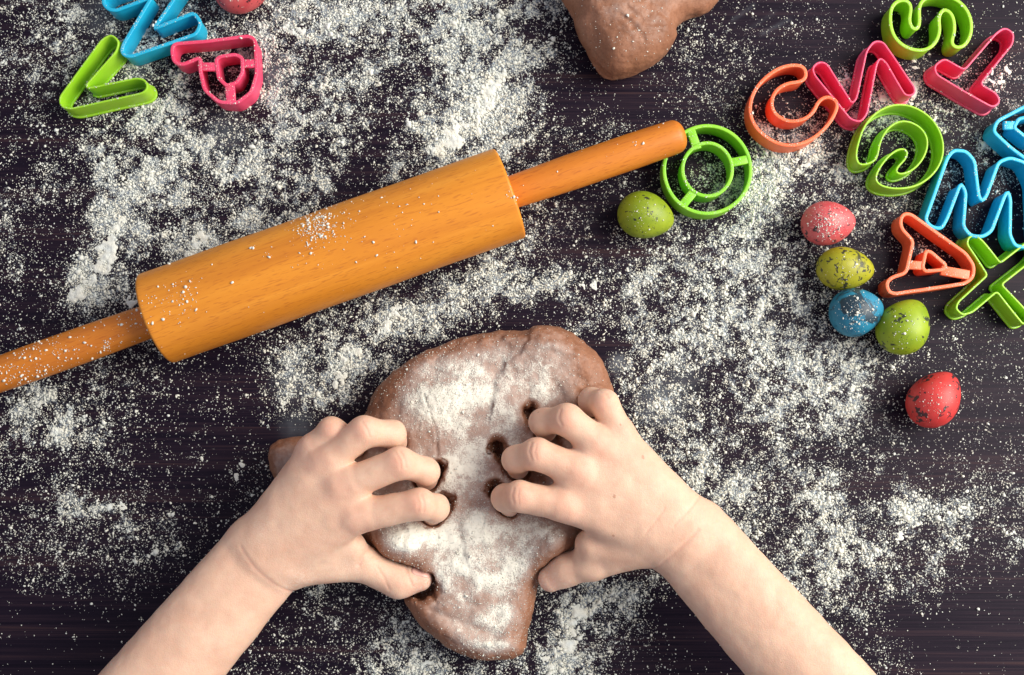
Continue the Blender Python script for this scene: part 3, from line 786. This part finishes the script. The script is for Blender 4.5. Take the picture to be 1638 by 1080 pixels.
CUT.append(cutter('lime green letter S cutter cut off by the top edge', M_LIME,
    [(1424, 38), (1425, 14), (1435, 1), (1450, -1), (1459, 9), (1454, 34), (1462, 48), (1472, 42), (1470, 8), (1482, -5), (1510, -10), (1537, 2), (1552, 24), (1555, 50), (1546, 71), (1532, 77), (1521, 70), (1528, 48), (1524, 22), (1510, 13), (1501, 27), (1504, 52), (1494, 73), (1475, 82), (1449, 76), (1431, 59)], it=0))
CUT.append(cutter('pink letter T cutter near the upper right corner', M_PINK,
    [(1595, 52), (1608, 44), (1622, 53), (1620, 70), (1568, 134), (1594, 150), (1600, 163), (1589, 172), (1575, 165), (1498, 120), (1494, 106), (1510, 94), (1543, 112)], rim_up=False))
CUT.append(cutter('lime green letter G cutter below the pink N', M_LIME,
    [(1403, 254), (1390, 262), (1374, 264), (1369, 250), (1373, 228), (1383, 200), (1403, 178), (1431, 166), (1461, 169), (1490, 187), (1507, 216), (1510, 248), (1496, 277), (1468, 298), (1434, 303), (1406, 297), (1399, 283), (1414, 257), (1434, 239), (1450, 238), (1452, 251), (1431, 272), (1440, 280), (1463, 271), (1481, 248), (1485, 222), (1472, 201), (1446, 191), (1423, 201), (1408, 225)], rim_up=False, it=0))
CUT.append(cutter('blue block letter cutter cut off by the right edge, above the blue M', M_BLUE,
    [(1589, 210), (1595, 194), (1640, 170), (1690, 160), (1722, 190), (1716, 245), (1682, 272), (1652, 262), (1620, 238)], [(1622, 204), (1630, 190), (1664, 183), (1685, 205), (1672, 232), (1650, 226)], [((1606, 200), (1626, 200), 5)]))
CUT.append(cutter('blue letter M cutter above the green X', M_BLUE,
    [(1480, 352), (1490, 363), (1506, 366), (1514, 352), (1534, 300), (1538, 294), (1545, 308), (1541, 362), (1553, 377), (1572, 379), (1586, 370), (1608, 312), (1613, 306), (1617, 320), (1615, 376), (1624, 394), (1645, 396), (1660, 385), (1656, 290), (1640, 260), (1616, 252), (1598, 259), (1578, 314), (1571, 322), (1566, 314), (1559, 257), (1546, 242), (1526, 240), (1516, 252)]))
CUT.append(cutter('coral orange letter A cutter between the eggs and the green X', M_CORAL,
    [(1440, 352), (1446, 342), (1457, 343), (1545, 405), (1558, 425), (1557, 443), (1545, 453), (1430, 471), (1420, 466), (1418, 452), (1427, 444), (1449, 437), (1461, 386), (1442, 366)],
    [(1482, 401), (1489, 402), (1514, 424), (1510, 431), (1480, 434), (1476, 427)], [((1452, 423), (1480, 425), 5), ((1506, 432), (1552, 440), 5.5)]))
CUT.append(cutter('lime green letter X cutter cut off by the right edge', M_LIME,
    [(1547, 390), (1550, 379), (1560, 376), (1570, 384), (1600, 421), (1645, 386), (1660, 388), (1663, 402), (1652, 416), (1602, 455), (1648, 503), (1650, 514), (1637, 519), (1595, 466), (1556, 499), (1540, 504), (1529, 494), (1533, 483), (1580, 440)], it=5, rim_up=False))
def ell(cx, cy, rx, ry, n=20): return [(cx + rx * math.cos(2 * math.pi * k / n), cy + ry * math.sin(2 * math.pi * k / n)) for k in range(n)]
CUT.append(cutter('green ring shaped letter O cutter at the tip of the rolling pin', M_GREEN, ell(1132, 271, 70, 71), ell(1132, 271, 40, 43),
    [((1104, 204), (1116, 238), 5), ((1168, 260), (1199, 254), 5), ((1112, 304), (1092, 328), 5)], it=0))

# ------------------------------------------------------------------ eggs
def egg(label, m, cx, cy, lpx, spx, ang, seed):
    b = spx * .5 * .340e-3; a = lpx * .5 * .354e-3
    n, s = 40, 48; t = np.linspace(0, math.pi, n)
    x = a * np.cos(t); r = b * np.sin(t) * (1 - .17 * np.cos(t) - .04 * np.cos(2 * t)); r[0] = r[-1] = 1e-5
    V, F = lathe(np.stack([x, r], 1), s)
    me = outward(mesh_np('egg', V, F[:, ::-1]))
    o = add('egg', me, m, label=label, category='egg', group='painted quail eggs')
    o.location = P(cx, cy, b * 1000); o.rotation_euler = (R(seed * 53), 0, R(ang))
    o.rotation_mode = 'XYZ'; return o
E_GREEN = m_egg('green_egg_shell', (0.18, 0.26, 0.008), (0.28, 0.36, 0.015), .63, 420, seed=.3)
E_RED = m_egg('red_egg_shell', (0.52, 0.065, 0.075), (0.62, 0.13, 0.13), .60, 260, seed=.7)
E_OLIVE = m_egg('olive_egg_shell', (0.29, 0.28, 0.007), (0.38, 0.37, 0.02), .59, 330, seed=1.1, big=(90, .57))
E_BLUE = m_egg('blue_egg_shell', (0.008, 0.15, 0.26), (0.02, 0.22, 0.35), .64, 300, seed=1.9, big=(75, .50))
E_GREEN2 = m_egg('bright_green_egg_shell', (0.19, 0.29, 0.008), (0.29, 0.39, 0.015), .61, 200, seed=2.4)
E_RED2 = m_egg('scarlet_egg_shell', (0.50, 0.030, 0.028), (0.60, 0.055, 0.05), .585, 190, seed=3.1)
EGGS = [egg('speckled green egg beside the ring shaped letter O cutter', E_GREEN, 1033, 345, 92, 75, -14, 1),
    egg('floury pinkish red egg above the olive egg', E_RED, 1325, 357, 87, 71, 5, 2),
    egg('olive yellow egg with dark blotches, topmost of the touching three', E_OLIVE, 1352, 430, 92, 69, -4, 3),
    egg('blue egg with black patches between the olive and green eggs', E_BLUE, 1370, 499, 86, 77, 12, 4),
    egg('bright green egg with few black spots touching the blue egg', E_GREEN2, 1446, 522, 94, 80, 56, 5),
    egg('red egg with black spots lying alone at the lower right', E_RED2, 1495, 638, 98, 77, 52, 6),
    egg('red egg cut off by the top edge, above the pink P', E_RED, 385, -14, 88, 72, 0, 7)]

# ------------------------------------------------------------------ loose flour
ICO_V = None
def ico(sub):
    bm = bmesh.new(); bmesh.ops.create_icosphere(bm, subdivisions=sub, radius=1)
    V = np.array([v.co[:] for v in bm.verts]); F = np.array([[v.index for v in f.verts] for f in bm.faces]); bm.free(); return V, F
TET = (np.array([[.94, 0, -.33], [-.47, .82, -.33], [-.47, -.82, -.33], [0, 0, 1]]) * 1.35, np.array([[0, 1, 3], [1, 2, 3], [2, 0, 3], [0, 2, 1]]))
OCT = (np.array([[1, 0, 0], [-1, 0, 0], [0, 1, 0], [0, -1, 0], [0, 0, 1], [0, 0, -1]], float), np.array([[0, 2, 4], [2, 1, 4], [1, 3, 4], [3, 0, 4], [2, 0, 5], [1, 2, 5], [3, 1, 5], [0, 3, 5]]))
ICO1, ICO2 = ico(1), ico(2)
def grains(C, r, base, flat=.75, jit=.3):
    bv, bf = base; n = len(C); k = len(bv)
    a = rng.uniform(0, 2 * np.pi, n); c, s = np.cos(a)[:, None], np.sin(a)[:, None]
    sc = r[:, None, None] * (1 + rng.uniform(-jit, jit, (n, k, 1)))
    st = 1 + rng.uniform(-.3, .3, (n, 1)); 
    X = bv[None, :, 0] * st; Y = bv[None, :, 1] / st
    V = np.stack([X * c - Y * s, X * s + Y * c, np.broadcast_to(bv[None, :, 2] * flat, (n, k))], -1) * sc + C[:, None, :]
    F = bf[None] + (np.arange(n) * k)[:, None, None]
    return V.reshape(-1, 3), F.reshape(-1, 3)
def grain_mesh(name, C, r):
    VV, FF, o = [], [], 0
    for lo, hi, b in ((0, .00030, TET), (.00030, .00075, OCT), (.00075, .0016, ICO1), (.0016, 1, ICO2)):
        m = (r >= lo) & (r < hi)
        if m.any():
            v, f = grains(C[m], r[m], b); VV.append(v); FF.append(f + o); o += len(v)
    return mesh_np(name, np.vstack(VV), np.vstack(FF))

def covered(px, py):
    w_ = P(px, py)[:, :2]
    return (poly_sdf(w_, main.poly) < -.004) | (poly_sdf(w_, topd.poly) < -.004)
def table_flour():
    C, Rr = [], []
    # single grains
    n = 1300000
    px = rng.uniform(-25, 1665, n); py = rng.uniform(-25, 1105, n)
    d = flour_density(px, py)
    keep = rng.uniform(0, 1, n) < (0.0045 + d ** 1.15 * .60); px, py, d = px[keep], py[keep], d[keep]
    keep = ~covered(px, py); px, py, d = px[keep], py[keep], d[keep]
    w_ = P(px, py); r = np.exp(rng.normal(math.log(.00021), .46, len(w_))) * (1 + .55 * d)
    r = np.clip(r, .0001, .0009); w_[:, 2] = r * .45; C.append(w_); Rr.append(r)
    # clumps with a halo of crumbs
    n = 42000
    px = rng.uniform(-25, 1665, n); py = rng.uniform(-25, 1105, n); d = flour_density(px, py)
    keep = (rng.uniform(0, 1, n) < .0025 + d ** 1.4 * .42) & ~covered(px, py); px, py, d = px[keep], py[keep], d[keep]
    w_ = P(px, py); r = np.exp(rng.normal(math.log(.00058), .40, len(w_))) * (.75 + .6 * d); r = np.clip(r, .0003, .0019)
    for k in range(7):
        m = rng.uniform(0, 1, len(w_)) < .7
        o = rng.normal(0, 1, (m.sum(), 2)) * r[m, None] * 1.2
        q = w_[m].copy(); q[:, :2] += o; rr = r[m] * rng.uniform(.22, .62, m.sum()); q[:, 2] = rr * .5; C.append(q); Rr.append(rr)
    q = w_.copy(); q[:, 2] = r * .35; C.append(q); Rr.append(r * .85)
    C = np.vstack(C); Rr = np.concatenate(Rr)
    add('flour', grain_mesh('flour', C, Rr), M_FLOUR, kind='stuff', label='white flour grains scattered over the dark table', category='flour')
table_flour()
def flour_heaps():
    nx, ny = 900, 600
    px, py = np.meshgrid(np.linspace(-20, 1660, nx), np.linspace(-20, 1100, ny)); px = px.ravel(); py = py.ravel()
    w_ = P(px, py); a = (fbm(w_, 9, 3, 51) - .5) * 40; b = (fbm(w_, 9, 3, 57) - .5) * 40
    s = stroke_at(px + a, py + b, .9)
    n = fbm(w_, 6, 4, 53); n2 = fbm(w_, 2.2, 4, 58)
    h = (s * (.25 + 1.3 * n) - .40) * .0019 + (n2 - .5) * .0024 * sstep(.12, .5, s) - .0002
    h = np.where(covered(px, py), -.001, h)
    w_[:, 2] = np.maximum(h, -.0004); i = np.arange(nx * ny).reshape(ny, nx)
    F = np.stack([i[:-1, :-1], i[1:, :-1], i[1:, 1:], i[:-1, 1:]], -1).reshape(-1, 4)
    F = F[(h[F] > 0).any(1)]; u, inv = np.unique(F, return_inverse=True)
    add('flour', mesh_np('flour', w_[u], inv.reshape(-1, 4)), M_FLOUR, kind='stuff', label='low heaps and swept ridges of white flour on the dark table', category='flour')
flour_heaps()

# flour caught on things: dropped straight down on each
def bvh_of(objs):
    V, F, n = [], [], 0
    for o in objs:
        me = o.data; v = np.empty(len(me.vertices) * 3, np.float32); me.vertices.foreach_get('co', v)
        M = np.array(o.matrix_world); V.append(v.reshape(-1, 3) @ M[:3, :3].T + M[:3, 3])
        me.calc_loop_triangles(); f = np.empty(len(me.loop_triangles) * 3, np.int32); me.loop_triangles.foreach_get('vertices', f); F.append(f.reshape(-1, 3) + n); n += len(me.vertices)
    return BVHTree.FromPolygons(np.vstack(V).tolist(), np.vstack(F).tolist())
def dust_on(parent, objs, blobs, z=30, rmed=.00025, nzmin=.25, sig=.5):
    """blobs: px, py, spread px, count"""
    bpy.context.view_layer.update()
    tree = bvh_of(objs); C, Rr = [], []
    for x, y, sp, cnt in blobs:
        q = rng.normal(0, 1, (cnt, 2)) * sp + (x, y); w_ = P(q[:, 0], q[:, 1], z)
        for p in w_:
            hit, nr, fi, ds = tree.ray_cast(Vector((p[0], p[1], .2)), Vector((0, 0, -1)))
            if hit is None: continue
            if nr.z < 0: nr = -nr
            if nr.z < nzmin: continue
            r = min(rmed * math.exp(rng.normal(0, sig)), .0009); C.append(hit + nr * r * .35); Rr.append(r)
    if not C: return
    C = np.array([c[:] for c in C]); Mi = parent.matrix_world.inverted()
    me = grain_mesh('flour_specks', C, np.array(Rr)); me.transform(Mi)
    add('flour_specks', me, M_FLOUR, parent, kind='stuff')
kids = lambda r: [c for c in r.children if c.type == 'MESH']
dust_on(pin, kids(pin), [(505, 362, 20, 170), (530, 360, 40, 90), (433, 410, 4, 10), (405, 397, 2, 4), (290, 480, 20, 70), (270, 500, 40, 40), (60, 590, 35, 330), (120, 560, 45, 130), (155, 553, 6, 40), (15, 605, 20, 90), (200, 525, 18, 45), (1015, 222, 4, 6), (1000, 225, 50, 20), (500, 430, 150, 90), (700, 300, 80, 22), (820, 315, 5, 12), (510, 365, 14, 160), (640, 330, 60, 40)], 45, .00030, .25, .55)
dust_on(dough, [dough], [(705, 640, 38, 2200), (690, 600, 55, 1200), (790, 565, 30, 220), (760, 850, 50, 1800), (660, 865, 32, 900), (780, 940, 55, 1600), (790, 1010, 40, 1100), (870, 590, 40, 500), (770, 1035, 40, 300), (850, 850, 35, 250), (900, 560, 35, 120), (800, 690, 55, 400), (840, 900, 20, 160)], 34, .00018, .25, .42)
dust_on(dough2, [dough2], [(1020, 35, 32, 110), (960, 50, 40, 60), (1000, 90, 35, 40)], 30, .00023)
for o, cnt in zip(EGGS, (70, 420, 60, 260, 70, 90, 80)):
    x, y = PX(np.array(o.location)); dust_on(o, [o], [(float(x), float(y), 17, cnt), (float(x) - 6, float(y) + 14, 10, cnt // 4)], 20, .00020, .35, .55)
for c in CUT:
    x, y = PX(np.array(c.location)); dust_on(c, kids(c), [(float(x), float(y), 40, 1300)], 15, .00017, .6)
